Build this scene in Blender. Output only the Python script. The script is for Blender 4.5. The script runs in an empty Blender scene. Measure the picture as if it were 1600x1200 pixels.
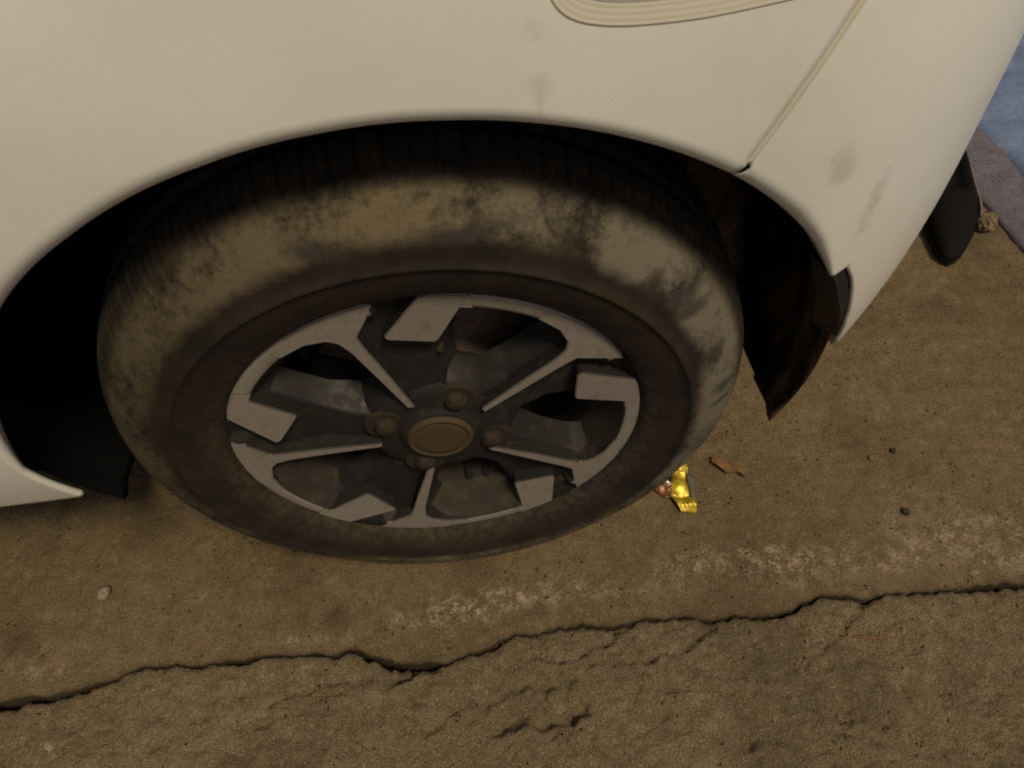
import bpy, bmesh, math, random
import numpy as np
from mathutils import Matrix, Vector
random.seed(7); rng = np.random.default_rng(7)
S = bpy.context.scene
COL = S.collection

# ------------------------------------------------------------------ camera
cd = bpy.data.cameras.new('camera'); cam = bpy.data.objects.new('camera', cd); COL.objects.link(cam)
cd.sensor_width = 36; cd.lens = 27.0; cd.clip_start = .01; cd.clip_end = 300
cx, cu, cf = Vector((.99365, -.10193, -.04771)), Vector((.11024, .79604, .59512)), Vector((.02268, .5966, -.80222))
mw = Matrix.Identity(4)
for i in range(3):
    mw[i][0], mw[i][1], mw[i][2] = cx[i], cu[i], -cf[i]
mw[0][3], mw[1][3], mw[2][3] = .058, -.416, .927
cam.matrix_world = mw
S.camera = cam
# ------------------------------------------------------------------ light
SUN = Vector((.27, -.43, .86)).normalized()          # towards the lamp
world = bpy.data.worlds.new('World'); S.world = world; world.use_nodes = True
nt = world.node_tree; bg = nt.nodes['Background']
sky = nt.nodes.new('ShaderNodeTexSky'); sky.sky_type = 'NISHITA'; sky.sun_disc = False
sky.sun_elevation = math.asin(SUN.z); sky.sun_rotation = math.atan2(SUN.x, SUN.y)
sky.dust_density = 6; sky.air_density = 1.0; sky.ozone_density = 1
nt.links.new(sky.outputs[0], bg.inputs[0]); bg.inputs[1].default_value = .045
ld = bpy.data.lights.new('sun', 'SUN'); ld.energy = 2.3; ld.angle = math.radians(10); ld.color = (1, .85, .56)
sun = bpy.data.objects.new('sun', ld); COL.objects.link(sun)
sun.rotation_euler = SUN.to_track_quat('Z', 'Y').to_euler(); sun.location = SUN * 5
S.view_settings.view_transform = 'Standard'; S.view_settings.look = 'None'
S.view_settings.gamma = 1; S.view_settings.exposure = 0; S.view_settings.use_curve_mapping = False
S.render.engine = 'CYCLES'; S.cycles.use_denoising = False; S.cycles.filter_width = 2.1   # soft, slightly grainy night shot

# ------------------------------------------------------------------ helpers
def link(name, me, parent=None, mat=None, loc=None):
    o = bpy.data.objects.new(name, me); COL.objects.link(o)
    if mat: me.materials.append(mat)
    if parent: o.parent = parent
    if loc: o.location = loc
    return o
def mesh(name, v, f, smooth=True):
    me = bpy.data.meshes.new(name); me.from_pydata([tuple(map(float, p)) for p in v], [], [tuple(map(int, q)) for q in f]); me.update()
    if smooth: me.polygons.foreach_set('use_smooth', [True] * len(me.polygons))
    return me
def gridmesh(name, P, wi=False, wj=False, flip=False, smooth=True):
    P = np.asarray(P, float); ni, nj = P.shape[:2]
    i = np.arange(ni if wi else ni - 1); j = np.arange(nj if wj else nj - 1)
    I, J = np.meshgrid(i, j, indexing='ij'); I2 = (I + 1) % ni; J2 = (J + 1) % nj
    q = np.stack([I * nj + J, I2 * nj + J, I2 * nj + J2, I * nj + J2], -1).reshape(-1, 4)
    if flip: q = q[:, ::-1]
    me = bpy.data.meshes.new(name); v = P.reshape(-1, 3)
    me.vertices.add(len(v)); me.vertices.foreach_set('co', v.ravel())
    me.loops.add(q.size); me.loops.foreach_set('vertex_index', q.ravel().astype(np.int32))
    me.polygons.add(len(q)); me.polygons.foreach_set('loop_start', np.arange(0, q.size, 4, dtype=np.int32))
    me.polygons.foreach_set('loop_total', np.full(len(q), 4, dtype=np.int32))
    me.update(calc_edges=True); me.validate()
    if smooth: me.polygons.foreach_set('use_smooth', np.ones(len(q), dtype=bool))
    return me
def lathe(name, prof, n=128, smooth=True):
    th = np.linspace(0, 2 * np.pi, n, endpoint=False)
    pr = np.array(prof, float)
    P = np.stack([np.outer(np.cos(th), pr[:, 0]), np.tile(pr[:, 1], (n, 1)), np.outer(np.sin(th), pr[:, 0])], -1)
    return gridmesh(name, P, wi=True, smooth=smooth)
def prism(name, top, bot, bev=.0012):
    """closed solid between two outlines of the same length (lists of 3d points)"""
    bm = bmesh.new(); n = len(top)
    a = [bm.verts.new(p) for p in top]; b = [bm.verts.new(p) for p in bot]
    bm.faces.new(a); bm.faces.new(b[::-1])
    for i in range(n): bm.faces.new([a[i], b[i], b[(i + 1) % n], a[(i + 1) % n]])
    bmesh.ops.recalc_face_normals(bm, faces=bm.faces)
    if bev: bmesh.ops.bevel(bm, geom=list(bm.edges), offset=bev, segments=2, affect='EDGES', clamp_overlap=True)
    me = bpy.data.meshes.new(name); bm.to_mesh(me); bm.free()
    me.polygons.foreach_set('use_smooth', [True] * len(me.polygons))
    try: me.set_sharp_from_angle(angle=math.radians(40))
    except Exception: pass
    return me
def box(name, x0, x1, y0, y1, z0, z1, bev=.004):
    t = [(x0, y0, z1), (x1, y0, z1), (x1, y1, z1), (x0, y1, z1)]
    return prism(name, t, [(p[0], p[1], z0) for p in t], bev)
def vnoise(x, y, seed):
    r = np.random.default_rng(seed).random((257, 257))
    xi = np.floor(x).astype(int); yi = np.floor(y).astype(int); fx = x - xi; fy = y - yi
    fx = fx * fx * (3 - 2 * fx); fy = fy * fy * (3 - 2 * fy)
    g = lambda a, b: r[a % 257, b % 257]
    return (g(xi, yi) * (1 - fx) + g(xi + 1, yi) * fx) * (1 - fy) + (g(xi, yi + 1) * (1 - fx) + g(xi + 1, yi + 1) * fx) * fy - .5
def fbm(x, y, sc, seed, octs=4, gain=.5):
    s = 0; a = 1
    for k in range(octs):
        s = s + a * vnoise(x * sc, y * sc, seed + k); sc *= 2.03; a *= gain
    return s
def thing(name, label, cat, group=None, loc=(0, 0, 0)):
    o = bpy.data.objects.new(name, None); COL.objects.link(o); o.location = loc; o.empty_display_size = .05
    return tag(o, label, cat, group)
def tag(o, label, cat, group=None):
    o['label'] = label; o['category'] = cat
    if group: o['group'] = group
    return o
def solid(o, t, off=-1):
    m = o.modifiers.new('Solidify', 'SOLIDIFY'); m.thickness = t; m.offset = off; return o

# ------------------------------------------------------------------ materials
class Mat:
    def __init__(s, name, base=(.5, .5, .5), rough=.6, metal=0, spec=.5, coat=0):
        s.m = bpy.data.materials.new(name); s.m.use_nodes = True; s.t = s.m.node_tree
        s.b = s.t.nodes['Principled BSDF']; b = s.b
        b.inputs['Base Color'].default_value = (*base, 1); b.inputs['Roughness'].default_value = rough
        b.inputs['Metallic'].default_value = metal; b.inputs['Specular IOR Level'].default_value = spec
        b.inputs['Coat Weight'].default_value = coat; b.inputs['Coat Roughness'].default_value = .12
        s.tc = s.t.nodes.new('ShaderNodeTexCoord').outputs['Object']
    def n(s, typ, **kw):
        nd = s.t.nodes.new(typ)
        for k, v in kw.items():
            if k.startswith('i_'): nd.inputs[int(k[2:])].default_value = v
            else: setattr(nd, k, v)
        return nd
    def set(s, inp, val):
        if hasattr(val, 'is_output'): s.t.links.new(val, inp)
        elif isinstance(val, tuple) and len(val) == 3 and inp.type == 'RGBA': inp.default_value = (*val, 1)
        else: inp.default_value = val
    def noise(s, scale, detail=4, rough=.55, stretch=None, dist=0):
        nd = s.n('ShaderNodeTexNoise'); v = s.tc
        if stretch:
            mp = s.n('ShaderNodeMapping'); s.t.links.new(v, mp.inputs[0]); mp.inputs['Scale'].default_value = stretch; v = mp.outputs[0]
        s.t.links.new(v, nd.inputs['Vector']); nd.inputs['Scale'].default_value = scale
        nd.inputs['Detail'].default_value = detail; nd.inputs['Roughness'].default_value = rough; nd.inputs['Distortion'].default_value = dist
        return nd.outputs[0]
    def ramp(s, val, lo, hi, a=0., b=1.):
        nd = s.n('ShaderNodeMapRange'); nd.interpolation_type = 'SMOOTHSTEP'
        s.t.links.new(val, nd.inputs[0])
        for k, q in enumerate((lo, hi, a, b)): nd.inputs[k + 1].default_value = q
        return nd.outputs[0]
    def math(s, op, a, b=0.):
        nd = s.n('ShaderNodeMath', operation=op); s.set(nd.inputs[0], a); s.set(nd.inputs[1], b); return nd.outputs[0]
    def mix(s, fac, a, b):
        nd = s.n('ShaderNodeMix', data_type='RGBA'); s.set(nd.inputs[0], fac); s.set(nd.inputs[6], a); s.set(nd.inputs[7], b); return nd.outputs[2]
    def attr(s, name): return s.n('ShaderNodeAttribute', attribute_name=name).outputs['Fac']
    def radial(s):
        sp = s.n('ShaderNodeSeparateXYZ'); s.t.links.new(s.tc, sp.inputs[0])
        return s.math('SQRT', s.math('ADD', s.math('MULTIPLY', sp.outputs[0], sp.outputs[0]), s.math('MULTIPLY', sp.outputs[2], sp.outputs[2])))
    def xyz(s):
        sp = s.n('ShaderNodeSeparateXYZ'); s.t.links.new(s.tc, sp.inputs[0]); return sp.outputs
    def blob(s, c, r, amt=.35, nscale=40):
        """soft irregular spot round c with radii r"""
        mp = s.n('ShaderNodeMapping'); s.t.links.new(s.tc, mp.inputs[0]); mp.vector_type = 'POINT'
        mp.inputs['Location'].default_value = [-c[k] / r[k] for k in range(3)]; mp.inputs['Scale'].default_value = [1 / q for q in r]
        ln = s.n('ShaderNodeVectorMath', operation='LENGTH'); s.t.links.new(mp.outputs[0], ln.inputs[0])
        d = s.math('ADD', ln.outputs['Value'], s.math('MULTIPLY', s.math('SUBTRACT', s.noise(nscale, 5, .65), .5), amt * 4))
        return s.ramp(d, .2, 1.15, 1, 0)
    def color(s, c): s.set(s.b.inputs['Base Color'], c); return s
    def rough(s, c): s.set(s.b.inputs['Roughness'], c); return s
    def bump(s, h, strength=.4, dist=.002):
        nd = s.n('ShaderNodeBump'); s.t.links.new(h, nd.inputs['Height']); nd.inputs['Strength'].default_value = strength
        nd.inputs['Distance'].default_value = dist; s.t.links.new(nd.outputs[0], s.b.inputs['Normal']); return s

def concrete(name, c1, c2, pale, bumpd, speck, mott=.65):
    M = Mat(name, rough=.95, spec=.12)
    big = M.noise(4, 5, .6); mid = M.noise(46, 6, .7); fine = M.noise(330, 4, .75); grain = M.noise(800, 3, .7)
    c = M.mix(M.ramp(big, .3, .7), c1, c2)
    c = M.mix(M.ramp(mid, .44, .66, 0, mott), c, tuple(q * .55 for q in c1))
    c = M.mix(M.ramp(mid, .46, .30, 0, mott), c, tuple(q * 1.3 for q in c1))
    c = M.mix(M.ramp(fine, .54, .68, 0, speck), c, tuple(q * 1.75 for q in c1))
    c = M.mix(M.ramp(fine, .47, .34, 0, .8), c, tuple(q * .36 for q in c1))
    c = M.mix(M.ramp(grain, .46, .34, 0, .5), c, tuple(q * .4 for q in c1))
    pit = M.n('ShaderNodeTexVoronoi'); M.t.links.new(M.tc, pit.inputs['Vector']); pit.inputs['Scale'].default_value = 95
    pm = M.math('MULTIPLY', M.ramp(pit.outputs['Distance'], .22, .10), M.ramp(M.noise(30, 3), .52, .62))
    c = M.mix(M.math('MULTIPLY', pm, .8), c, tuple(q * .25 for q in c1))
    red = M.noise(17, 3, .5); c = M.mix(M.ramp(red, .55, .75, 0, .25), c, (c1[0] * 1.0, c1[1] * .86, c1[2] * .75))
    sc = M.math('MULTIPLY', M.attr('scuff'), M.ramp(M.math('ADD', M.math('MULTIPLY', M.noise(260, 5, .8), .5), M.math('MULTIPLY', M.noise(55, 5, .7), .5)), .48, .58))
    c = M.mix(M.math('MULTIPLY', sc, .8), c, pale)
    dk = M.attr('dirt_shade'); c = M.mix(M.math('MULTIPLY', dk, .9), c, tuple(q * .12 for q in c1))
    M.color(c)
    M.bump(M.math('ADD', M.math('MULTIPLY', fine, .8), M.math('ADD', M.math('MULTIPLY', grain, .45), M.math('SUBTRACT', mid, pm))), 1.0, bumpd)
    return M.m
M_road = concrete('road_concrete', (.205, .150, .086), (.148, .108, .061), (.46, .365, .27), .0034, .55)
M_pave = concrete('pavement_concrete', (.40, .306, .188), (.30, .23, .14), (.42, .34, .25), .012, .8, .7)
M_soil = concrete('soil', (.03, .022, .013), (.022, .016, .01), (.1, .08, .05), .003, .3)

def paint(name):
    M = Mat(name, (.78, .77, .74), .38, 0, .5, .35)
    film = M.noise(5, 4, .55)
    c = M.mix(M.ramp(film, .38, .78, 0, .6), (.725, .715, .675), (.575, .56, .49))
    st = M.blob((.1023, -.03, .680), (.010, .05, .012), .25, 60)
    dr = M.blob((.1015, -.03, .667), (.0035, .05, .018), .2, 60)
    sc1 = M.blob((.300, -.02, .600), (.012, .05, .022), .5, 70)
    sc2 = M.blob((.338, -.01, .565), (.008, .05, .022), .5, 90)
    sc3 = M.blob((.337, -.0, .54), (.010, .06, .03), .6, 90)
    sc4 = M.blob((.100, -.03, .711), (.009, .05, .010), .6, 200)
    for m, a, col in ((st, .24, (.40, .33, .22)), (dr, .22, (.45, .37, .26)), (sc1, .36, (.36, .31, .25)), (sc2, .30, (.36, .31, .25)), (sc3, .28, (.4, .34, .27)), (sc4, .16, (.4, .35, .3))):
        c = M.mix(M.math('MULTIPLY', m, a), c, col)
    # road grime thrown up round the arch and along the sill
    z = M.xyz()[2]
    c = M.mix(M.math('MULTIPLY', M.ramp(z, .36, .18, 0, .45), M.ramp(M.noise(45, 5, .7), .3, .7)), c, (.42, .34, .22))
    M.color(c); M.rough(M.ramp(film, .3, .7, .34, .5))
    M.bump(M.noise(1100, 2, .5), .06, .0004)
    return M.m
M_paint = paint('white_paint')
M_seam = Mat('seam_dirt', (.60, .54, .43), .9).m
def rubber():
    M = Mat('tyre_rubber', rough=.85, spec=.25)
    r = M.radial(); y = M.xyz()[1]
    base = (.010, .008, .006)
    streak = M.noise(120, 6, .78); patch = M.noise(13, 5, .6, dist=.3); x = M.xyz()[0]
    band = M.math('MULTIPLY', M.ramp(M.math('SUBTRACT', M.math('ADD', r, M.math('MULTIPLY', M.math('SUBTRACT', patch, .5), .03)), M.math('MULTIPLY', M.xyz()[2], .045)), .245, .261), M.ramp(r, .300, .288))
    amt = M.math('MULTIPLY', band, M.ramp(M.math('ADD', M.math('MULTIPLY', patch, .75), M.math('MULTIPLY', streak, .5)), .46, .72))
    amt = M.math('MULTIPLY', amt, M.ramp(x, -.34, .05, .55, 1.))
    amt = M.math('MAXIMUM', amt, M.math('MULTIPLY', M.ramp(r, .226, .196, .0, .30), M.ramp(streak, .3, .7)))
    c = M.mix(M.ramp(M.noise(30, 4, .6), .3, .7), base, (.024, .017, .010))
    c = M.mix(amt, c, M.mix(M.ramp(x, -.05, .25), (.125, .097, .057), (.138, .118, .090)))
    for cc, rr in (((.215, 0, .165), (.02, .05, .018)), ((.272, 0, .035), (.016, .05, .014)), ((.275, 0, .012), (.02, .05, .006)), ((.19, 0, .19), (.012, .05, .012)), ((.225, 0, .150), (.02, .05, .010)), ((.05, 0, .262), (.05, .05, .008)), ((-.06, 0, .262), (.03, .05, .010)), ((.255, 0, .09), (.012, .05, .02))):
        c = M.mix(M.math('MULTIPLY', M.blob(cc, rr, .3, 80), .8), c, (.03, .026, .022))
    c = M.mix(M.ramp(r, .298, .305), c, M.mix(M.ramp(M.noise(60, 4, .6), .4, .75), (.022, .019, .016), (.05, .037, .024)))
    ribs = M.math('MULTIPLY', M.math('SINE', M.math('MULTIPLY', r, 1900.)), M.math('MULTIPLY', M.ramp(r, .250, .254), M.ramp(r, .279, .275)))
    M.color(c); M.bump(M.math('ADD', M.math('ADD', streak, M.math('MULTIPLY', ribs, .06)), M.math('MULTIPLY', M.noise(500, 3, .6), .5)), .55, .0013)
    return M.m
M_rubber = rubber()
def alloy(name, base, dusty, metal, rough, dlo=.5):
    M = Mat(name, base, rough, metal, .12)
    c = M.mix(M.ramp(M.noise(55, 5, .65), dlo, .85, 0, .8), base, dusty)
    c = M.mix(M.ramp(M.noise(260, 3, .7), .55, .75, 0, .35), c, tuple(q * .5 for q in dusty))
    M.color(c); M.rough(M.ramp(M.noise(80, 4), .3, .7, rough - .06, rough + .2)); M.bump(M.noise(600, 2), .12, .0004)
    return M.m
M_mach = alloy('machined_alloy', (.275, .245, .223), (.17, .132, .10), .3, .38)
M_dark = alloy('dark_wheel_paint', (.019, .018, .017), (.050, .040, .030), .0, .42, .48)
M_barrel = alloy('dusty_barrel', (.024, .020, .017), (.052, .038, .028), .0, .7, .4)
M_slope = alloy('dusty_lit_slope', (.030, .025, .020), (.066, .050, .035), .0, .6, .4)  # dusty barrel colour made lighter, painting in the light on the slope
M_brown = alloy('dusty_cap', (.064, .048, .026), (.044, .033, .019), .0, .7)
M_nut = alloy('rusty_nut', (.032, .025, .017), (.050, .038, .025), .05, .75)
M_disc = alloy('brake_disc', (.09, .065, .05), (.12, .07, .04), .4, .5)
def plastic(name, base, lit_dust, hi):
    M = Mat(name, base, .85, 0, .08)
    z = M.xyz()[2]
    f = M.math('MULTIPLY', M.ramp(M.noise(22, 4, .65, stretch=(1, 1, .3)), .38, .72), M.ramp(M.xyz()[0], .1, .38, 0, hi))  # dust towards the front, lightened to stand in for light missing there
    M.color(M.mix(f, base, lit_dust)); M.bump(M.noise(300, 3), .2, .001); return M.m
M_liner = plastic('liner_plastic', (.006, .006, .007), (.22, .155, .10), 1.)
M_black = Mat('black_plastic', (.014, .013, .012), .55, 0, .3).m
M_under = Mat('underbody', (.01, .009, .008), .9, 0, .2).m
M_lens = Mat('lens', (.72, .72, .68), .18, 0, .5, .6).m
M_bez = Mat('lens_edge', (.65, .61, .51), .4, 0, .5, .3).m
M_seal = Mat('seal', (.10, .09, .07), .8).m

# ------------------------------------------------------------------ ground
CR = np.array([(-.9, -.118), (-.75, -.104), (-.567, -.109), (-.53, -.106), (-.485, -.108), (-.448, -.101), (-.404, -.093), (-.342, -.093), (-.296, -.092), (-.25, -.091), (-.195, -.098), (-.152, -.100), (-.121, -.106), (-.110, -.116), (-.079, -.121), (-.033, -.127), (-.002, -.117), (.046, -.103), (.108, -.101), (.155, -.103), (.194, -.105), (.249, -.104), (.309, -.115), (.364, -.117), (.397, -.110), (.433, -.100), (.485, -.109), (.54, -.111), (.594, -.113), (.674, -.113), (.8, -.118), (1.0, -.108)])
GAPK = np.array([(-1, .004), (-.6, .007), (-.50, .010), (-.44, .004), (-.33, .003), (-.27, .006), (-.24, .003), (-.15, .003), (-.115, .010), (-.05, .009), (-.02, .004), (.05, .003), (.12, .002), (.2, .0025), (.28, .003), (.34, .004), (.40, .006), (.43, .0035), (.52, .0025), (.6, .004), (.8, .005), (1., .004)])
def crack(x):
    y = np.interp(x, CR[:, 0], CR[:, 1])
    w = x + .035 * fbm(x, x * 0, 9, 13, 3)
    return y + .0065 * fbm(w, x * 0, 33, 3, 3, .55) + .0024 * fbm(w, x * 0, 150, 6, 3, .7) * (.3 + 1.6 * np.abs(fbm(x, x * 0, 12, 19, 2)))
xs = np.concatenate([np.linspace(-8, -.72, 40), np.arange(-.70, 1.12, .0035), np.linspace(1.14, 9, 40)])
def slab(name, sign, mat, label_amp):
    if sign > 0:
        ds = np.concatenate([[0, 0, .0012, .003], np.arange(.006, .42, .0035), np.arange(.425, 1.15, .008), np.linspace(1.2, 9, 30)])
    else:
        ds = np.concatenate([[0, 0, .0012, .003], np.arange(.006, .34, .003), np.linspace(.36, 9, 40)])
    c = crack(xs)
    if sign < 0:
        c = c - np.interp(xs, GAPK[:, 0], GAPK[:, 1]) * 1.0 * (.6 + 1.3 * np.abs(fbm(xs + .03 * fbm(xs, xs * 0, 11, 23, 2), xs * 0, 30, 21, 4, .65)))
    X, D = np.meshgrid(xs, ds, indexing='ij'); Y = c[:, None] + sign * D
    Y = np.where(D > 1.2, sign * (D - 1.2) + c[:, None] * 0 + sign * 1.2 - .11, Y)
    if sign > 0:
        Z = .0022 * fbm(X, Y, 14, 31, 3) + .0012 * fbm(X, Y, 85, 37, 3, .6)
        Z -= .0022 * np.exp(-D / .0018) * (.4 + np.abs(fbm(X, Y, 70, 35, 3)) * 1.6) + .004 * np.clip(fbm(X, X * 0, 28, 36, 3) - .15, 0, 1) * np.exp(-D / .007)   # chipped arris
        Z -= .004 * np.clip(vnoise(X * 60, Y * 60, 77) - .38, 0, 1) * 6 * .5   # small pits
    else:
        Z = .0005 + .006 * fbm(X, Y, 11, 51, 3, .55) + .0115 * np.abs(fbm(X * .8 + .3 * Y, Y * 1.25, 46, 57, 4, .70)) - .003 + .0040 * fbm(X, Y, 115, 58, 2, .7)
        Z -= .0030 * np.exp(-D / .004) * np.clip(3 * fbm(X, Y, 25, 63, 2), 0, 1)
        # the broken hole and side cracks
        for (hx, hy, hr, hd) in ((.118, -.196, .010, .007), (.072, -.205, .010, .012), (.020, -.205, .012, .010), (.105, -.197, .014, .008), (.088, -.182, .012, -.012), (.098, -.205, .010, .007), (.060, -.193, .016, .012), (.036, -.200, .014, .012), (.112, -.176, .009, -.009), (.070, -.178, .007, -.007), (.085, -.205, .007, .012), (-.47, -.150, .010, .010), (.29, -.25, .012, .009), (.41, -.235, .02, .008), (.30, -.20, .008, .006), (-.25, -.165, .012, .006), (.22, -.185, .008, .007), (.37, -.17, .012, .006), (.0, -.17, .02, .006), (-.06, -.155, .012, .006), (.15, -.25, .010, .006)):
            rr = np.hypot(X - hx, (Y - hy) * 1.2) * (1 + .7 * fbm(X, Y, 70, 91, 2))
            Z -= hd * np.exp(-(rr / hr) ** 4)
        for poly in (((.195, -.105), (.175, -.114), (.165, -.124), (.145, -.127), (.12, -.135), (.09, -.138)), ((.29, -.122), (.26, -.138), (.235, -.150), (.19, -.150), (.15, -.155)), ((-.05, -.132), (-.10, -.139), (-.16, -.134), (-.22, -.142), (-.24, -.15)), ((.48, -.112), (.45, -.13), (.44, -.15), (.40, -.165)), ((.06, -.16), (.02, -.178), (-.02, -.182), (-.06, -.20))):
            px = np.array(poly); dm = np.full(X.shape, 9.)
            wx = X + .006 * fbm(X, Y, 60, 71, 3); wy = Y + .006 * fbm(X, Y, 60, 73, 3)
            for a, b in zip(px[:-1], px[1:]):
                d = b - a; t = np.clip(((wx - a[0]) * d[0] + (wy - a[1]) * d[1]) / (d @ d), 0, 1)
                dm = np.minimum(dm, np.hypot(wx - a[0] - t * d[0], wy - a[1] - t * d[1]))
            Z -= .008 * np.exp(-(dm / .0032) ** 2)
    far = np.clip((np.abs(X - .2) - .9) / .3, 0, 1); Z = Z * (1 - far)
    Z[:, 0] = -.035
    if sign > 0:                                                          # flat where the tyre stands
        k = np.clip(1 - np.hypot(X / .14, (Y - .09) / .12), 0, 1); k = np.clip(k * 3, 0, 1); Z = np.where(D > 0, Z * (1 - k), Z)
        Z[:, 0] = -.035
    me = gridmesh(name, np.stack([X, Y, Z], -1), flip=(sign < 0))
    # worn pale plaster scuffs and grime with crack and pebble shade painted in, as point attributes
    sc = np.zeros(X.shape)
    if sign > 0:
        for x0, y0, x1, y1, w, k in ((-.085, -.070, -.03, -.066, .014, .9), (-.03, -.062, .06, -.060, .021, 1.), (.05, -.056, .13, -.054, .014, .7), (.24, -.044, .32, -.040, .012, .9), (.31, -.036, .40, -.034, .013, .9), (.36, -.05, .47, -.055, .020, .9), (.47, -.07, .56, -.064, .018, .8), (.56, -.05, .68, -.045, .026, .75), (.62, -.085, .75, -.08, .012, .8), (-.23, -.078, -.15, -.083, .008, .6), (-.56, -.075, -.50, -.085, .012, .6), (.1, -.062, .26, -.066, .014, .4)):
            d = np.array([x1 - x0, y1 - y0]); t = np.clip(((X - x0) * d[0] + (Y - y0) * d[1]) / (d @ d), 0, 1)
            dd = np.hypot(X - x0 - t * d[0], Y - y0 - t * d[1]) * (1 + 1.0 * fbm(X, Y, 40, 15, 3))
            sc = np.maximum(sc, k * np.exp(-(dd / w) ** 2))
    else:
        sc = np.clip(fbm(X, Y, 20, 81, 3) * 1.8 - .35, 0, .6) + .6 * np.exp(-(np.hypot(X - .20, (Y + .13) * 2) / .10) ** 2) * (vnoise(X * 80, Y * 80, 5) + .3)
    di = np.exp(-D / .0028) * .95 + (.35 * np.clip(fbm(X, Y, 9, 41, 3) * 2 - .35, 0, 1))  # crack's shade painted along its edges and walls, plus random grime
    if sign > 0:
        for hx, hy, w in ((-.565, -.037, .02), (.572, -.004, .007), (.592, .087, .006), (.558, .08, .005), (-.17, -.055, .02), (-.42, .12, .05)):  # dark spots, three of them contact shade painted under the pebbles
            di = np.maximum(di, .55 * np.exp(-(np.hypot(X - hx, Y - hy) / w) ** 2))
    for nm, arr in (('scuff', sc), ('dirt_shade', di)):
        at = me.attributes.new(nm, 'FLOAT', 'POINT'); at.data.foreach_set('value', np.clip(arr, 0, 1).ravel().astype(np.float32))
    o = link(name, me, None, mat); o['kind'] = 'structure'; return o
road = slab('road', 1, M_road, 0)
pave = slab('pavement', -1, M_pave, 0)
g = 150
o = link('ground', mesh('ground', [(-g, -g, -.036), (g, -g, -.036), (g, g, -.036), (-g, g, -.036)], [(0, 1, 2, 3)]), None, M_soil); o['kind'] = 'structure'

# ------------------------------------------------------------------ blue tarpaulin beyond the bumper, pale strip in front of it
def cloth(name, c1, c2, c3):
    M = Mat(name, c1, .55, 0, .35)
    c = M.mix(M.ramp(M.noise(90, 5, .75), .35, .68), c1, c2)
    c = M.mix(M.ramp(M.noise(9, 4, .6), .5, .75, 0, .6), c, c3)
    M.color(c); M.bump(M.math('ADD', M.noise(25, 6, .75), M.noise(500, 2)), .6, .003); return M.m
tx = np.concatenate([[0, 0, .004], np.arange(.012, .5, .01), np.linspace(.52, 1.6, 40)]); ty = np.concatenate([np.linspace(-1.2, .2, 40), np.arange(.21, 1.4, .01), np.linspace(1.45, 3, 30)])
TX, TY = np.meshgrid(tx, ty, indexing='ij')
edge = 1.028 - .06 * (TY - .6) * 1.0 + .012 * fbm(TY, TY * 0, 6, 4, 3)
TZ = .012 + .022 * np.abs(fbm(TX * .6 + TY * .25, TY * 1.2, 7, 14, 3, .5)) + .005 * fbm(TX, TY, 30, 17, 3)
TZ[0] = .001; TZ[1] = np.maximum(.006, TZ[1] * .4); TZ[2] = np.maximum(.008, TZ[2] * .7)
tarp = link('tarpaulin', gridmesh('tarpaulin', np.stack([edge + TX, TY, TZ], -1)), None, cloth('blue_tarp', (.115, .165, .29), (.16, .21, .33), (.085, .12, .20)))
tag(tarp, 'creased blue tarpaulin sheet spread on the ground beyond the white bumper', 'tarpaulin')
ky = np.concatenate([np.linspace(-3, 0, 30), np.arange(.02, 1.3, .012), np.linspace(1.32, 4, 30)])
rows = []
for y in ky:
    wv = float(fbm(np.array(y), np.array(0.), 14, 6, 3)) * .010; x0 = .945 - .06 * (y - .45) + wv
    rows.append([(x0, y, -.01), (x0, y, .004), (x0 + .006, y, .009 + wv * .2), (x0 + .05, y, .010 - wv * .3), (x0 + .14, y, .009), (x0 + .20, y, .009), (x0 + .20, y, -.01)])
strip = link('kerb_strip', gridmesh('kerb_strip', np.array(rows), flip=True), None, concrete('strip_concrete', (.175, .158, .190), (.145, .128, .15), (.3, .28, .28), .003, .4)); strip['kind'] = 'structure'

# ------------------------------------------------------------------ the car
car = thing('parked_car', 'white car with dusty black tyre and alloy wheel, parked on the brown concrete', 'car')
AC = (.003, .305)                                         # arch centre in (x, z)
R1, A0, PH = .265, .25, math.radians(55); R2 = .60
L1 = R1 * PH; L2 = R2 * (math.pi / 2 - PH)
def plan(a):
    if a <= A0: return a, -.03, 0.
    s = a - A0
    if s <= L1:
        p = s / R1; return A0 + R1 * math.sin(p), -.03 + R1 * (1 - math.cos(p)), p
    x1, y1 = A0 + R1 * math.sin(PH), -.03 + R1 * (1 - math.cos(PH)); s -= L1
    if s <= L2:
        p = PH + s / R2; return x1 + R2 * (math.sin(p) - math.sin(PH)), y1 + R2 * (math.cos(PH) - math.cos(p)), p
    s -= L2; return x1 + R2 * (1 - math.sin(PH)), y1 + R2 * math.cos(PH) + s, math.pi / 2
def surf(a, z, inset=0.):
    x, y, p = plan(a)
    o = .60 * max(0, z - .60) ** 2 + .5 * max(0, z - .78) ** 2
    f = min(1, max(0, (a - .1) / .2))
    o += (.95 * max(0, .42 - z) ** 2) * (1 - f) + f * (.5 * max(0, .52 - z) ** 2)
    o += inset
    return Vector((x - math.sin(p) * o, y + math.cos(p) * o, z))
def archr(th):                                            # th in degrees
    return float(np.interp(th, [-30, 29, 37, 46, 53, 65, 74, 83, 95, 107, 124, 139, 161, 173, 181, 187, 194, 198], [.3735, .3735, .3752, .3725, .3700, .3640, .3600, .3570, .3555, .3565, .3625, .3715, .3765, .3740, .3630, .3565, .355, .355]))
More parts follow.
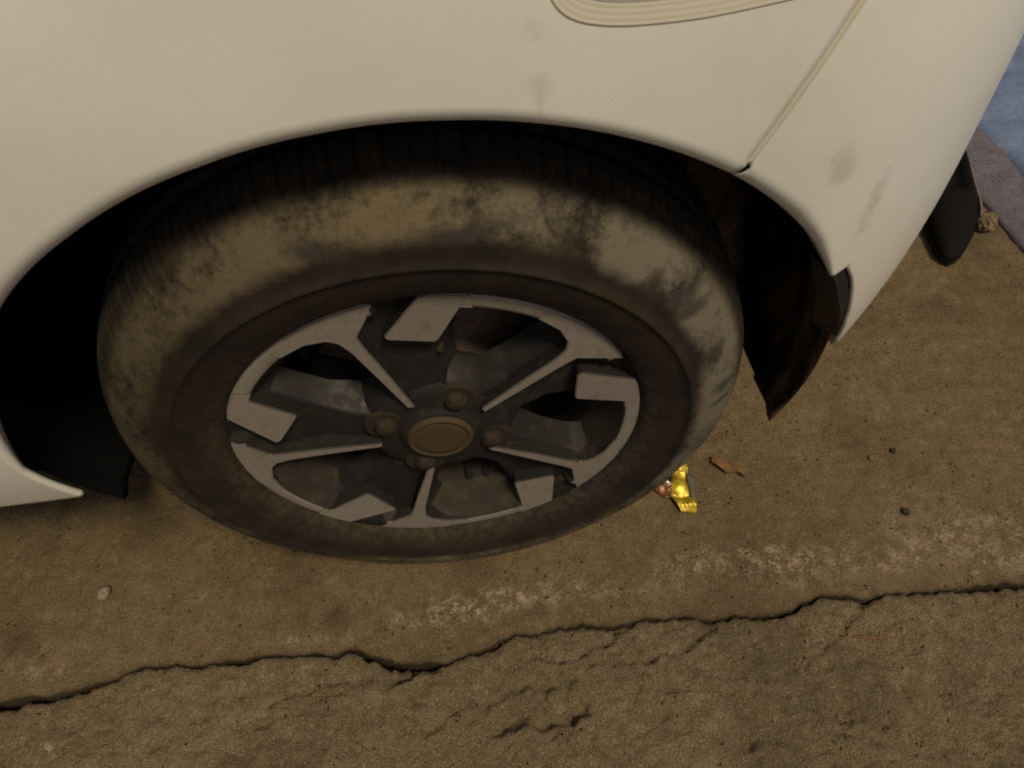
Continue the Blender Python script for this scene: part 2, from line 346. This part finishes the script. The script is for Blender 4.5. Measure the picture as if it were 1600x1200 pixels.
def ray_poly(th, poly):
    c, s = math.cos(math.radians(th)), math.sin(math.radians(th)); best = 0
    for (x0, z0), (x1, z1) in zip(poly, poly[1:] + poly[:1]):
        x0 -= AC[0]; x1 -= AC[0]; z0 -= AC[1]; z1 -= AC[1]
        dx, dz = x1 - x0, z1 - z0; den = c * dz - s * dx
        if abs(den) < 1e-12: continue
        t = (x0 * dz - z0 * dx) / den; u = (x0 * s - z0 * c) / den
        if t > 0 and -1e-9 <= u <= 1 + 1e-9: best = max(best, t)
    return best
SEAM = [(.2287, .6052), (.243, .635), (.2581, .6663), (.2678, .6856), (.2789, .708), (.300, .748), (.323, .79), (.35, .84), (.37, .88)]
def ang(x, z): return math.degrees(math.atan2(z - AC[1], x - AC[0])) % 360
SR = [math.hypot(x - AC[0], z - AC[1]) for x, z in SEAM]; SA = [ang(x, z) for x, z in SEAM]
def panel(name, ths, inner, poly, nr=40, side=1, zmin=0.):
    rows = []
    for th0 in ths:
        w = max(0, 1 - abs(th0 - SA[0]) / 14); th = th0
        c, s = math.cos(math.radians(th)), math.sin(math.radians(th))
        r0 = inner(th); r1 = max(ray_poly(th, poly), r0 + .0102); row = []
        k1 = max(0, min(1, (th - 29) / 14)); k2 = max(0, min(1, (172 - th) / 22))
        rl = .0012 + .0118 * k1 * k2 + .0018 * (k2 < 1); fl = .002 + .028 * k1 * k2 + .003 * (k2 < 1)
        base = surf(AC[0] + c * (r0 + rl), AC[1] + s * (r0 + rl)); _, _, p = plan(AC[0] + c * (r0 + rl))
        nin = Vector((-math.sin(p), math.cos(p), 0)); tin = Vector((-c * math.cos(p), -c * math.sin(p), -s))
        row.append(base + tin * rl + nin * fl)
        for k in range(7, -1, -1):
            f = math.pi / 2 * k / 8
            row.append(base + tin * rl * math.sin(f) + nin * rl * (1 - math.cos(f)))
        for k in range(1, nr + 1):
            t = (k / nr) ** 1.35; r = r0 + rl + (r1 - r0 - rl) * t
            tw = math.radians(th + w * (float(np.interp(r, SR, SA)) - SA[0]) + side * w ** 6 * (math.degrees(gp / r) - math.degrees(gp / r0)))
            row.append(surf(AC[0] + math.cos(tw) * r, AC[1] + math.sin(tw) * r))
        rows.append([Vector((q.x, q.y, max(q.z, zmin))) for q in row])
    return gridmesh(name, np.array(rows), flip=False)
gp = .0022
gp = .0019; gd = math.degrees(gp / .3752)
fpoly = [(-.622, .275), (-.622, .865), (.6, .865), (.6, .30), (.0, .30), (-.34, .275)]
t0 = SA[0] + gd
ths = sorted(set([t0 + k * (184.4 - t0) / 190 for k in range(191)] + [ang(-.622, .865), ang(-.622, .275)]))
ths = [t for t in ths if t <= 184.41]
fender = link('fender', panel('fender', ths, archr, fpoly, side=1, zmin=.275), car, M_paint)
solid(fender, .0012)
# bumper corner
def binner(th):
    t = th if th < 180 else th - 360
    if t > 29: return archr(t)
    pts = [(.345, .487), (.3572, .4685), (.3755, .4287), (.3923, .3885), (.4157, .3364), (.455, .288), (.50, .25)]
    pa = [(math.degrees(math.atan2(z - AC[1], a - AC[0])), math.hypot(a - AC[0], z - AC[1])) for a, z in pts][::-1]
    return float(np.interp(t, [q[0] for q in pa], [q[1] for q in pa]))
bpoly = [(.1, .845), (1.15, .845), (1.15, .175), (.50, .2505), (0, .30)]
tb = SA[0] - gd
bths = [min(-6.3 + k * 35.3 / 70, 28.99) for k in range(71)] + [29.01 + k * (tb - 29.01) / 60 for k in range(61)] + [ang(1.15, .845), ang(1.15, .175) - 360]
bths = sorted(q for q in set(bths) if -6.31 <= q <= tb)
bumper = link('front_bumper', panel('front_bumper', bths, binner, bpoly, side=-1), car, M_paint)
solid(bumper, .0012)
# dirty strip behind the seam
rows = []
for k in range(2, 61):
    u = k / 60 * 7; i = min(6, int(u)); f = u - i
    a = SEAM[i][0] * (1 - f) + SEAM[i + 1][0] * f; z = SEAM[i][1] * (1 - f) + SEAM[i + 1][1] * f
    rows.append([surf(a - .006, z, -.0004), surf(a + .006, z, -.0004)])
solid(link('seam_strip', gridmesh('seam_strip', np.array(rows), flip=True), car, M_seam), .002)
# door and rocker behind the fender
rows = [[surf(-.627 - k * .06, z) for z in np.linspace(.275, .865, 40)] for k in range(18)]
solid(link('front_door', gridmesh('front_door', np.array(rows), flip=True), car, M_paint), .0012)
rows = []
for x in np.linspace(-1.65, .50, 60):
    y0 = -.03 + (R1 - math.sqrt(max(1e-6, R1 ** 2 - max(0, min(.26, x - .25)) ** 2))) + .05
    rows.append([(x, y0 + (1.6 - 2 * y0) * t, .866 + .07 * (1 - (2 * t - 1) ** 4) - .10 * max(0, x) ** 2) for t in np.linspace(0, 1, 30)])
solid(link('hood', gridmesh('hood', np.array(rows), flip=True), car, M_paint), .0012)
# headlight
LOW = [(.101, .755), (.104, .738), (.1073, .7246), (.1115, .7179), (.1206, .7119), (.1362, .7081), (.1501, .7067), (.1745, .7064), (.1919, .7070), (.2125, .7090), (.2398, .7123), (.30, .722), (.38, .738), (.46, .757), (.52, .772)]
UP = [(.115, .775), (.13, .79), (.2, .807), (.3, .815), (.4, .818), (.5, .80), (.52, .772)]
lo = np.array(LOW); tt = np.linspace(0, 1, 90); cl = np.concatenate([[0], np.cumsum(np.hypot(*np.diff(lo, axis=0).T))]); cl /= cl[-1]
lx, lz = np.interp(tt, cl, lo[:, 0]), np.interp(tt, cl, lo[:, 1])
for _ in range(2):
    lx[1:-1] = (lx[:-2] + 2 * lx[1:-1] + lx[2:]) / 4; lz[1:-1] = (lz[:-2] + 2 * lz[1:-1] + lz[2:]) / 4
up = np.array(UP); cu_ = np.concatenate([[0], np.cumsum(np.hypot(*np.diff(up, axis=0).T))]); cu_ /= cu_[-1]
ux, uz = np.interp(tt, cu_, up[:, 0]), np.interp(tt, cu_, up[:, 1])
nx, nz = np.gradient(lz), -np.gradient(lx); nl = np.hypot(nx, nz); nx, nz = -nx / nl, -nz / nl   # inward (upwards) normal
def band(ws, ins):
    return np.array([[surf(lx[i] + nx[i] * w, lz[i] + nz[i] * w, q) for w, q in zip(ws, ins)] for i in range(90)])
hl = link('headlight', gridmesh('headlight', np.array([[surf(lx[i] + (ux[i] - lx[i]) * t + nx[i] * .0135 * (1 - t), lz[i] + (uz[i] - lz[i]) * t + nz[i] * .0135 * (1 - t), -.0022 - .006 * math.sin(math.pi * t) ** .6) for t in np.linspace(0, 1, 14)] for i in range(90)]), flip=False), car, M_lens)
ws, qs = [], []
for k in range(25):
    w = .0003 + .0135 * k / 24; ws.append(w); qs.append(-.0010 - .0010 * min(1, k / 3) - .00012 * abs(math.sin(k / 24 * 4 * math.pi)))
link('lens_edge', gridmesh('lens_edge', band([0] + ws, [.0008] + qs)), hl, M_bez)
sealr = [[surf(lx[i] - nx[i] * w, lz[i] - nz[i] * w, q) for w, q in ((-.001, -.0004), (.0004 + .003 * max(0, 1 - i / 20), -.0004), (.0009 + .003 * max(0, 1 - i / 20), .001))] for i in range(24)]
link('seal', gridmesh('seal', np.array(sealr)), hl, M_seal)
# black trim at the foot of the bumper
tr = [(.3290, .4870), (.3440, .4860), (.3565, .4675), (.3745, .4285), (.3915, .3885), (.4130, .3400), (.404, .350), (.384, .385), (.366, .420), (.346, .456)]
link('arch_trim', prism('arch_trim', [surf(a, z, .0012) for a, z in tr], [surf(a, z, .03) for a, z in tr], .0015), car, M_black)
# wheel-arch liner with its inner wall
rows = []
for th in np.linspace(200, -20.5, 150):
    c, s = math.cos(math.radians(th)), math.sin(math.radians(th)); row = []
    r = float(np.interp(th, [-21, 10, 40, 60, 130, 160, 200], [.394, .389, .388, .383, .384, .396, .400]))
    yo = float(np.interp(th, [-21, -8, 4, 12, 18, 29, 40, 170, 185, 200], [.054, .047, .042, .030, .018, -.004, -.010, -.004, .020, .045]))
    ys = [yo + .004] + [yo + (.27 - yo) * q for q in (.0, .03, .05, .12, .14, .3, .33, .6, .63, .9)] + [.275]
    for k, y in enumerate(ys):
        rr = r + (.004 if k in (4, 5, 7, 9) else 0) + (.003 if k == 0 else 0)
        row.append((AC[0] + c * rr, y, AC[1] + s * rr))
    for q in (.8, .5, .2): row.append((AC[0] + c * r * q, .285, AC[1] + s * r * q))
    rows.append(row)
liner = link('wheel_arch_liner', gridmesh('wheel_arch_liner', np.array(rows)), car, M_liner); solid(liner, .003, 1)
# underbody: dark floor pan, front cross member
link('floor_pan', box('floor_pan', -1.65, -.42, .06, 1.5, .215, .40, .01), car, M_under)
link('cross_member', box('cross_member', -.40, .40, .30, 1.3, .20, .62, .01), car, M_under)
link('radiator_support', box('radiator_support', .43, .50, .22, 1.4, .24, .74, .01), car, M_under)
link('inner_panel', box('inner_panel', -1.65, .30, .29, .31, .40, .85, .004), car, M_under)

# ------------------------------------------------------------------ wheel (local frame: x along car, y inwards, z up, origin at wheel centre)
RW = .302
rimprof = [(.1965, .004), (.1966, .0005), (.1957, -.0024), (.1915, -.0030), (.1860, -.0030), (.1822, -.0026), (.1802, .0005), (.170, .017), (.162, .028), (.1575, .036), (.1560, .050), (.1545, .100), (.158, .150), (.172, .165), (.19, .168), (.196, .160), (.19, .150), (.175, .10), (.178, .02), (.190, .012), (.1965, .006)]
wheel = link('wheel', lathe('wheel', rimprof, 360), car, M_barrel, (0, 0, RW)); wheel.rotation_euler = (0, 0, .012)
wheel.data.materials.append(M_mach)
mi = np.zeros(len(wheel.data.polygons), np.int32); nj = len(rimprof) - 1
mi[np.isin(np.arange(len(mi)) % nj, [0, 1, 2, 3, 4, 19])] = 1
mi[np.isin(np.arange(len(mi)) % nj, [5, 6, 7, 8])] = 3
dl = (np.arange(len(mi)) // nj + .5 - 38.0 + 36) % 72 - 36               # degrees from the nearest spoke
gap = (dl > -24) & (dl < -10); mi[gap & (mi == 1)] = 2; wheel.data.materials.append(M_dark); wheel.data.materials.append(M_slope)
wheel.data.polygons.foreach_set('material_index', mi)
for v in wheel.data.vertices:                                             # the dark notch in the machined ring beside each spoke
    d = (math.degrees(math.atan2(v.co.z, v.co.x)) - 38.0 + 36) % 72 - 36; r = math.hypot(v.co.x, v.co.z)
    if -22.2 < d < -11.8 and v.co.y < .006 and r < .1935: v.co.y += .009
# tyre
prof = [(.188, .016), (.1945, .010), (.1962, .002), (.1990, -.0055), (.203, -.0095), (.2075, -.0120), (.215, -.0160), (.2235, -.0188), (.232, -.0202), (.2385, -.0205), (.2400, -.0222), (.2415, -.0226), (.2430, -.0215), (.2445, -.0190), (.251, -.0182), (.258, -.0160), (.265, -.0125), (.271, -.0085), (.277, -.0030), (.2825, .0030), (.2870, .0095), (.2910, .0165), (.2943, .0240), (.2968, .0310), (.2985, .0380), (.2998, .0470), (.3005, .0540), (.2935, .0552), (.2930, .0620), (.3010, .0632), (.3018, .0850), (.2948, .0862), (.2945, .0930), (.3018, .0942), (.3010, .1150), (.2935, .1162), (.2935, .1230), (.3004, .1242), (.2985, .1420), (.2943, .1560), (.2870, .1690), (.2750, .1780), (.258, .1830), (.235, .182), (.21, .172), (.19, .158)]
prof = np.array(prof); prof[:, 0] = np.where(prof[:, 0] > .245, .245 + (prof[:, 0] - .245) * (.310 - .245) / (.3018 - .245), prof[:, 0]); NP = 100; n = NP * 6
th = np.arange(n) / n * 2 * np.pi
rad = np.tile(prof[:, 0], (n, 1)); ya = np.tile(prof[:, 1], (n, 1))
ph = np.arange(n) % 6; gro = np.isin(ph, [0])
shoul = np.clip((prof[:, 0] - .2935) / .006, 0, 1) * (prof[:, 1] < .0545)
rad = rad - .0050 * gro[:, None] * shoul[None]
sip = np.isin(ph, [3]); rad = rad - .0022 * sip[:, None] * shoul[None] * (prof[:, 1] > .02)[None]
mid = ((prof[:, 1] > .0625) & (prof[:, 1] < .1155)) * 1.; gm = np.isin((np.arange(n) + 3) % 6, [0]); rad = rad - .004 * gm[:, None] * mid[None]
# lateral grooves run slightly askew
TH = th[:, None] + .10 * np.clip(prof[None, :, 1], -.02, .16)
# shallow raised characters-like ribs and moulding lines on the sidewall
P = np.stack([np.cos(TH) * rad, ya, np.sin(TH) * rad], -1)
bul = np.clip(1 - (P[..., 2] + RW) / .10, 0, 1) ** 2
P[..., 1] -= .006 * bul * (prof[None, :, 1] < .03) * np.clip((rad - .2) / .05, 0, 1)
P[..., 2] = np.maximum(P[..., 2], -RW + .0006)
link('tyre', gridmesh('tyre', P, wi=True), wheel, M_rubber)
# spokes
B0 = math.radians(38.0)
def sp(k, t, s, y):
    b = B0 + k * 2 * math.pi / 5; c, q = math.cos(b), math.sin(b)
    return (t * c - s * q, y, t * q + s * c)
def polar(r, d): d = math.radians(d); return r * math.cos(d), r * math.sin(d)
body = [(.030, .022), (.062, .0155), (.085, .0085), (.110, .0068), (.150, .0075), (.172, .010), (.1865, .018), polar(.1872, -8), polar(.1872, -16), polar(.1872, -24), polar(.187, -33.5), (.140, -.082), (.1215, -.0655), (.098, -.0475), (.075, -.038), (.050, -.036), (.028, -.022)]
bodyb = [(t * 1.0, s * 1.0) for t, s in body]
deep = [(.028, .030), (.064, .034), (.085, .025), (.110, .021), (.142, .022), (.152, .026), (.1560, .034), polar(.160, -8), polar(.160, -16), polar(.160, -24), polar(.158, -37), (.132, -.094), (.114, -.0785), (.093, -.0625), (.071, -.056), (.046, -.048), (.024, -.030)]
bar = [(.058, .0036), (.110, .0056), (.148, .0066), (.163, .0095), (.1705, .0165), polar(.1785, 11), polar(.1815, 19), polar(.1900, 19.5), polar(.1955, 11), polar(.1957, 4), polar(.1957, -2), polar(.1957, -7), polar(.1957, -11.8), (.1745, -.0215), (.163, -.0075), (.150, -.0062), (.110, -.0050), (.056, -.0030)]
patch = [polar(.1957, -22.2), polar(.1957, -28), polar(.1957, -34), polar(.181, -35.5), (.1535, -.0955), (.1245, -.0625), (.1225, -.0585), (.1265, -.0530), (.1480, -.0270), (.1525, -.0265)]
def twotone(o):                                           # machined front, dark painted flanks
    o.data.materials.append(M_dark)
    for p in o.data.polygons:
        if p.normal.y > -.55: p.material_index = 1
def face_y(t): return -.0032 - .002 * max(0, min(1, (.12 - t) / .06))
for k in range(5):
    top = [sp(k, t, s, max(.010, .0165 - .07 * max(0, t - .10)) - .0125 * max(0, min(1, (.11 - t) / .06)) - .004 * (s > .004)) for t, s in body]
    link('spoke', prism('spoke', top, [sp(k, t, s, .036) for t, s in deep], .002), wheel, M_dark)
    o = link('spoke_face', prism('spoke_face', [sp(k, t, s, face_y(t)) for t, s in bar], [sp(k, t, s * 1.05, .022) for t, s in bar], .0009), wheel, M_mach); twotone(o)
    o = link('spoke_insert', prism('spoke_insert', [sp(k, t, s, -.0034 + .006 * max(0, (.147 - t) / .04)) for t, s in patch], [sp(k, t, s, .026) for t, s in patch], .0009), wheel, M_mach); twotone(o)
# hub, cap, lug nuts
hub = [(.001, -.004), (.034, -.004), (.0365, -.0035), (.038, .000), (.044, .001), (.060, .0015), (.0665, .004), (.072, .010), (.082, .03), (.083, .036), (.05, .045)]
link('hub', lathe('hub', hub, 80), wheel, M_dark)
link('centre_cap', lathe('centre_cap', [(.0005, -.0080), (.020, -.0080), (.0262, -.0078), (.0272, -.0070), (.0280, -.0086), (.0300, -.0088), (.0318, -.0075), (.0328, -.0045), (.0328, .002)], 72), wheel, M_brown)
lug = bpy.data.meshes.new('lug_nut')
hexp = [(.0092 * math.cos(a), .0092 * math.sin(a)) for a in [i * math.pi / 3 for i in range(6)]]
lugm = lathe('lug_nut', [(.0005, -.0075), (.0060, -.0070), (.0088, -.005), (.0100, -.002), (.0108, .0012), (.0135, .0010), (.0165, .0008), (.0190, .0008), (.0204, .0014), (.0212, .004)], 36)
for v in lugm.vertices:                                   # hexagonal nut inside a round seat
    r = math.hypot(v.co.x, v.co.z)
    if .004 < r < .0107:
        a = math.atan2(v.co.z, v.co.x) % (math.pi / 3) - math.pi / 6; f = .93 / math.cos(a); v.co.x *= f; v.co.z *= f
for k in range(4):
    a = math.radians(67 + 90 * k); o = link('lug_nut', lugm, wheel, None, (.0535 * math.cos(a), 0, .0535 * math.sin(a)))
lugm.materials.append(M_nut)
# balance weights on the barrel, brake
for dx, dy in ((-.008, .050), (.012, .050)):
    bm = box('balance_weight', .026 + dx - .004, .026 + dx + .004, dy - .017, dy + .017, -.1555, -.1475, .002)
    link('balance_weight', bm, wheel, M_black)
link('valve_stem', lathe('valve_stem', [(.0005, -.012), (.0032, -.012), (.0036, .0), (.0045, .006), (.0005, .006)], 20), wheel, M_nut, (.014, .024, .108))
link('brake_disc', lathe('brake_disc', [(.045, .05), (.066, .052), (.068, .066), (.120, .067), (.122, .070), (.122, .085), (.06, .086), (.045, .08)], 96), wheel, M_disc)
cal = []
for a in np.radians(np.linspace(150, 215, 12)): cal.append((a,))
tp = [(.128 * math.cos(a[0]), .056, .128 * math.sin(a[0])) for a in cal] + [(.082 * math.cos(a[0]), .056, .082 * math.sin(a[0])) for a in cal[::-1]]
link('brake_caliper', prism('brake_caliper', tp, [(x, .10, z) for x, y, z in tp], .004), wheel, M_under)
link('axle_knuckle', lathe('axle_knuckle', [(.001, .05), (.05, .06), (.11, .12), (.12, .16), (.03, .2), (.03, .29)], 40), wheel, M_under)

# ------------------------------------------------------------------ litter
def foil(name, base, metal, rough, c2):
    M = Mat(name, base, rough, metal, .6); M.color(M.mix(M.ramp(M.noise(120, 3), .5, .6), base, c2)); M.bump(M.noise(160, 4, .7), .5, .002); return M.m
M_gold = foil('gold_foil', (.62, .45, .04), .45, .34, (.46, .32, .03))
M_choc = foil('brown_print', (.16, .055, .02), .2, .35, (.28, .11, .05))
M_glint = foil('glint_foil', (.7, .62, .6), .8, .25, (.5, .35, .3))
wr = thing('sweet_wrapper', 'crumpled shiny gold sweet wrapper with a brown end beside the tyre', 'wrapper', loc=(.290, .066, 0))
def sheet(name, corners, amp, mat, nu=16, nv=16, pleat=0, hump=.008, seed=1, lift=.002):
    a, b, c, d = [np.array(q, float) for q in corners]     # a-b along u, a-d along v (x, y offsets)
    rows = []
    for i in range(nu + 1):
        u = i / nu; row = []
        for j in range(nv + 1):
            v = j / nv; p = (a * (1 - u) + b * u) * (1 - v) + (d * (1 - u) + c * u) * v
            z = lift + hump * math.sin(math.pi * u) ** .7 * math.sin(math.pi * (.15 + .7 * v)) ** .7
            z += amp * float(fbm(np.array(p[0]), np.array(p[1]), 70, seed, 3)) + pleat * (abs((v * 5) % 1 - .5) - .25)
            row.append((p[0], p[1], max(z, .0012)))
        rows.append(row)
    o = link(name, gridmesh(name, np.array(rows), smooth=False), wr, mat); solid(o, .0004, 0); return o
sheet('foil_body', [(-.004, .030), (-.017, -.012), (.012, -.026), (.017, .026)], .022, M_gold, 9, 9, hump=.014, seed=3)
sheet('top_end', [(-.006, .024), (.004, .038), (.018, .036), (.017, .022)], .006, M_gold, pleat=.004, hump=.008, seed=5)
sheet('pleated_end', [(-.016, -.008), (-.006, -.036), (.014, -.038), (.015, -.014)], .008, M_gold, pleat=.006, hump=.010, seed=8)
sheet('brown_end', [(.000, .022), (-.036, .004), (-.022, -.012), (-.006, -.010)], .016, M_choc, 8, 8, hump=.012, seed=11)
sheet('shade_sliver', [(.014, .028), (.010, -.026), (.014, -.030), (.024, .016)], .003, M_seal, 8, 8, hump=.004, seed=15)  # dark sheet painted in as the shade along the wrapper's right edge
sheet('painted_glint', [(-.016, .014), (-.022, .006), (-.016, .000), (-.009, .006)], .006, M_glint, 8, 8, hump=.006, seed=12, lift=.008)  # pale sheet standing in for the white highlight on the brown end

def rock(name, r, flat, seed, sub=3, amp=.35):
    bm = bmesh.new(); bmesh.ops.create_icosphere(bm, subdivisions=sub, radius=1)
    rr = np.random.default_rng(seed); ds = rr.normal(size=(9, 3)); ds /= np.linalg.norm(ds, axis=1)[:, None]; cut = rr.uniform(.62, .9, 9)
    for v in bm.verts:
        p = np.array(v.co)
        for d, c in zip(ds, cut):
            k = p @ d
            if k > c: p = p - d * (k - c) * .9
        p *= 1 + amp * .12 * rr.normal() * .5
        v.co = Vector((p[0] * r, p[1] * r * .85, p[2] * r * flat))
    me = bpy.data.meshes.new(name); bm.to_mesh(me); bm.free(); return me
def stone_mat(name, c1, c2):
    M = Mat(name, c1, .9, 0, .2); M.color(M.mix(M.ramp(M.noise(160, 4), .35, .7), c1, c2)); M.bump(M.noise(300, 3), .5, .001); return M.m
M_st1 = stone_mat('pale_stone', (.24, .195, .14), (.12, .092, .06)); M_st2 = stone_mat('brown_stone', (.17, .125, .075), (.09, .066, .04)); M_st3 = stone_mat('dark_stone', (.05, .038, .025), (.03, .022, .015))
for nm, x, y, r, fl, m, lab in (('pebble', -.468, .011, .0115, .8, M_st1, 'pale pebble lying alone on the concrete behind the wheel, below the sill'),
                                ('pebble', .572, -.004, .0058, .7, M_st3, 'small dark pebble on the concrete right of the gold wrapper, nearest the crack'),
                                ('pebble', .592, .087, .0048, .7, M_st3, 'tiny dark pebble, the farther right of the pair beyond the gold wrapper'),
                                ('pebble', .558, .080, .0042, .7, M_st2, 'tiny brown pebble, the left one of the pair beyond the gold wrapper'),
                                ('stone', .091, -.188, .0120, .4, M_st2, 'brown stone stuck in the broken hole of the near pavement'),
                                ('stone', -.496, -.167, .0090, .4, M_st1, 'pale flat stone chip near the lower left corner, beyond the crack'),
                                ('pebble', .080, -.132, .0036, .7, M_st2, 'tiny brown pebble just below the crack, above the broken hole')):
    o = link(nm, rock(nm, r, fl, int(abs(x) * 1000)), None, m, (x, y, r * fl * .55 - (.004 if y < -.1 else 0))); o.rotation_euler = (0, 0, x * 9)
    tag(o, lab, nm, 'loose stones on the ground')
# dry leaf curl and twig
M_leaf = stone_mat('dry_leaf', (.20, .105, .045), (.12, .06, .025))
rows = []
for i in range(25):
    t = i / 24; px = .342 + .040 * t; py = .103 - .024 * math.sin(t * 1.9) + .004 * t
    w = .0065 * math.sin(math.pi * min(1, .12 + .88 * t)) ** .6
    rows.append([(px + .3 * s * w, py + s * w - (.014 * max(0, t - .8) * 5 if s < 0 else 0), .0035 + .005 * s * s + .002 * math.sin(t * 9)) for s in np.linspace(-1, 1, 9)])
o = link('dry_leaf', gridmesh('dry_leaf', np.array(rows)), None, M_leaf); solid(o, .0005, 0); tag(o, 'curled brown dry leaf on the concrete right of the gold wrapper', 'leaf')
def twig(name, pts, r, mat, lab):
    bm = bmesh.new(); rings = []
    for i, p in enumerate(pts):
        q = Vector(pts[min(i + 1, len(pts) - 1)]) - Vector(pts[max(i - 1, 0)]); q.normalize(); s = q.cross(Vector((0, 0, 1))).normalized(); u = s.cross(q)
        rr = r * (1 - .5 * i / len(pts)); rings.append([bm.verts.new(Vector(p) + s * rr * math.cos(a) + u * rr * math.sin(a)) for a in np.linspace(0, 2 * math.pi, 8, endpoint=False)])
    for a, b in zip(rings[:-1], rings[1:]):
        for i in range(8): bm.faces.new([a[i], a[(i + 1) % 8], b[(i + 1) % 8], b[i]])
    bm.faces.new(rings[0][::-1]); bm.faces.new(rings[-1]); me = bpy.data.meshes.new(name); bm.to_mesh(me); bm.free()
    tag(link(name, me, None, mat), lab, 'twig')
twig('twig', [(.448, -.153, .000), (.465, -.156, .002), (.485, -.158, .001), (.507, -.162, .001), (.518, -.162, -.001)], .0016, M_leaf, 'thin brown twig on the rough near pavement, right of centre')
# loose grit: nobody could count it
bm = bmesh.new()
proto = []
for k in range(1500):
    x = rng.uniform(-.66, 1.0); y = -.11 + abs(rng.normal()) * .10 * (1 if rng.random() < .35 else -1)
    if y > .45 or y < -.34: continue
    if y > 0 and -.2 < x < .2: continue
    r = .0006 + .0016 * rng.random() ** 4; vs = [bm.verts.new((x + r * a * rng.uniform(.6, 1.3), y + r * b * rng.uniform(.6, 1.3), (-.005 if y < -.12 else -.0005) + r * c * .8 + r * .6)) for a, b, c in ((1, 0, 0), (-.5, .87, 0), (-.5, -.87, 0), (0, 0, 1))]
    for f in ((0, 1, 3), (1, 2, 3), (2, 0, 3), (0, 2, 1)): bm.faces.new([vs[i] for i in f])
me = bpy.data.meshes.new('grit'); bm.to_mesh(me); bm.free()
o = link('grit', me, None, stone_mat('grit_stone', (.18, .13, .085), (.07, .05, .03))); o['kind'] = 'stuff'; o['label'] = 'fine loose grit scattered along the cracked joint'; o['category'] = 'grit'

# ------------------------------------------------------------------ shoe by the wall
shoe = thing('black_shoe', 'black shoe lying on the ground near the blue sheet, half hidden behind the bumper', 'shoe', loc=(.812, .412, 0))
shoe.rotation_euler = (0, 0, math.atan2(.27, .105) - math.pi / 2)
ts = np.linspace(0, 1, 30)
half = np.interp(ts, [0, .03, .1, .22, .35, .5, .65, .8, .92, .98, 1], [.001, .013, .021, .033, .041, .041, .036, .034, .031, .022, .006])
def ring(i, scale, z): return [(half[i] * scale * s + .006 * math.sin(math.pi * ts[i]), ts[i] * .285, z) for s in (-1, 1)]
L = [((-half[i] + .006 * math.sin(math.pi * ts[i])), ts[i] * .285) for i in range(30)] + [((half[i] + .006 * math.sin(math.pi * ts[i])), ts[i] * .285) for i in range(29, -1, -1)]
link('sole', prism('sole', [(x, y, .016) for x, y in L], [(x * .96, y, .001) for x, y in L], .002), shoe, M_black)
rows = []
for i in range(30):
    t = ts[i]; h = float(np.interp(t, [0, .05, .2, .4, .55, .7, 1], [.000, .014, .024, .034, .042, .045, .045]))
    row = []
    for a in np.linspace(0, math.pi, 15):
        q = max(0, math.sin(a)) ** .7; op = 0
        if t > .55: q = min(q, 1 - .15 * 0); 
        row.append((-half[i] * .97 * math.cos(a) + .006 * math.sin(math.pi * t), t * .285, .014 + h * q - (.025 * max(0, math.sin(a) - .8) * 5 if t > .5 else 0)))
    rows.append(row)
M_shoe = Mat('shoe_black', (.006, .0055, .006), .8, 0, .1).m
solid(link('upper', gridmesh('upper', np.array(rows)), shoe, M_shoe), .002, -1)
rows = [[(half[i] * 1.0 + .006 * math.sin(math.pi * ts[i]) + .002 + .004 * (k == 1), ts[i] * .285, .016 + .006 * k) for k in range(4)] for i in range(11, 28)]
M_side = stone_mat('shoe_side', (.20, .17, .145), (.10, .085, .07))
solid(link('side_panel', gridmesh('side_panel', np.array(rows)), shoe, M_side), .003, 0)
def crumple(name, r, seed, mat, loc, lab, cat):
    me = rock(name, r, .8, seed, 3, 1.3); o = link(name, me, None, mat, loc); tag(o, lab, cat); return o
crumple('crumpled_paper', .021, 41, stone_mat('brown_paper', (.20, .145, .09), (.05, .032, .02)), (.914, .490, .013), 'small crumpled brown scrap lying beside the black shoe', 'paper')
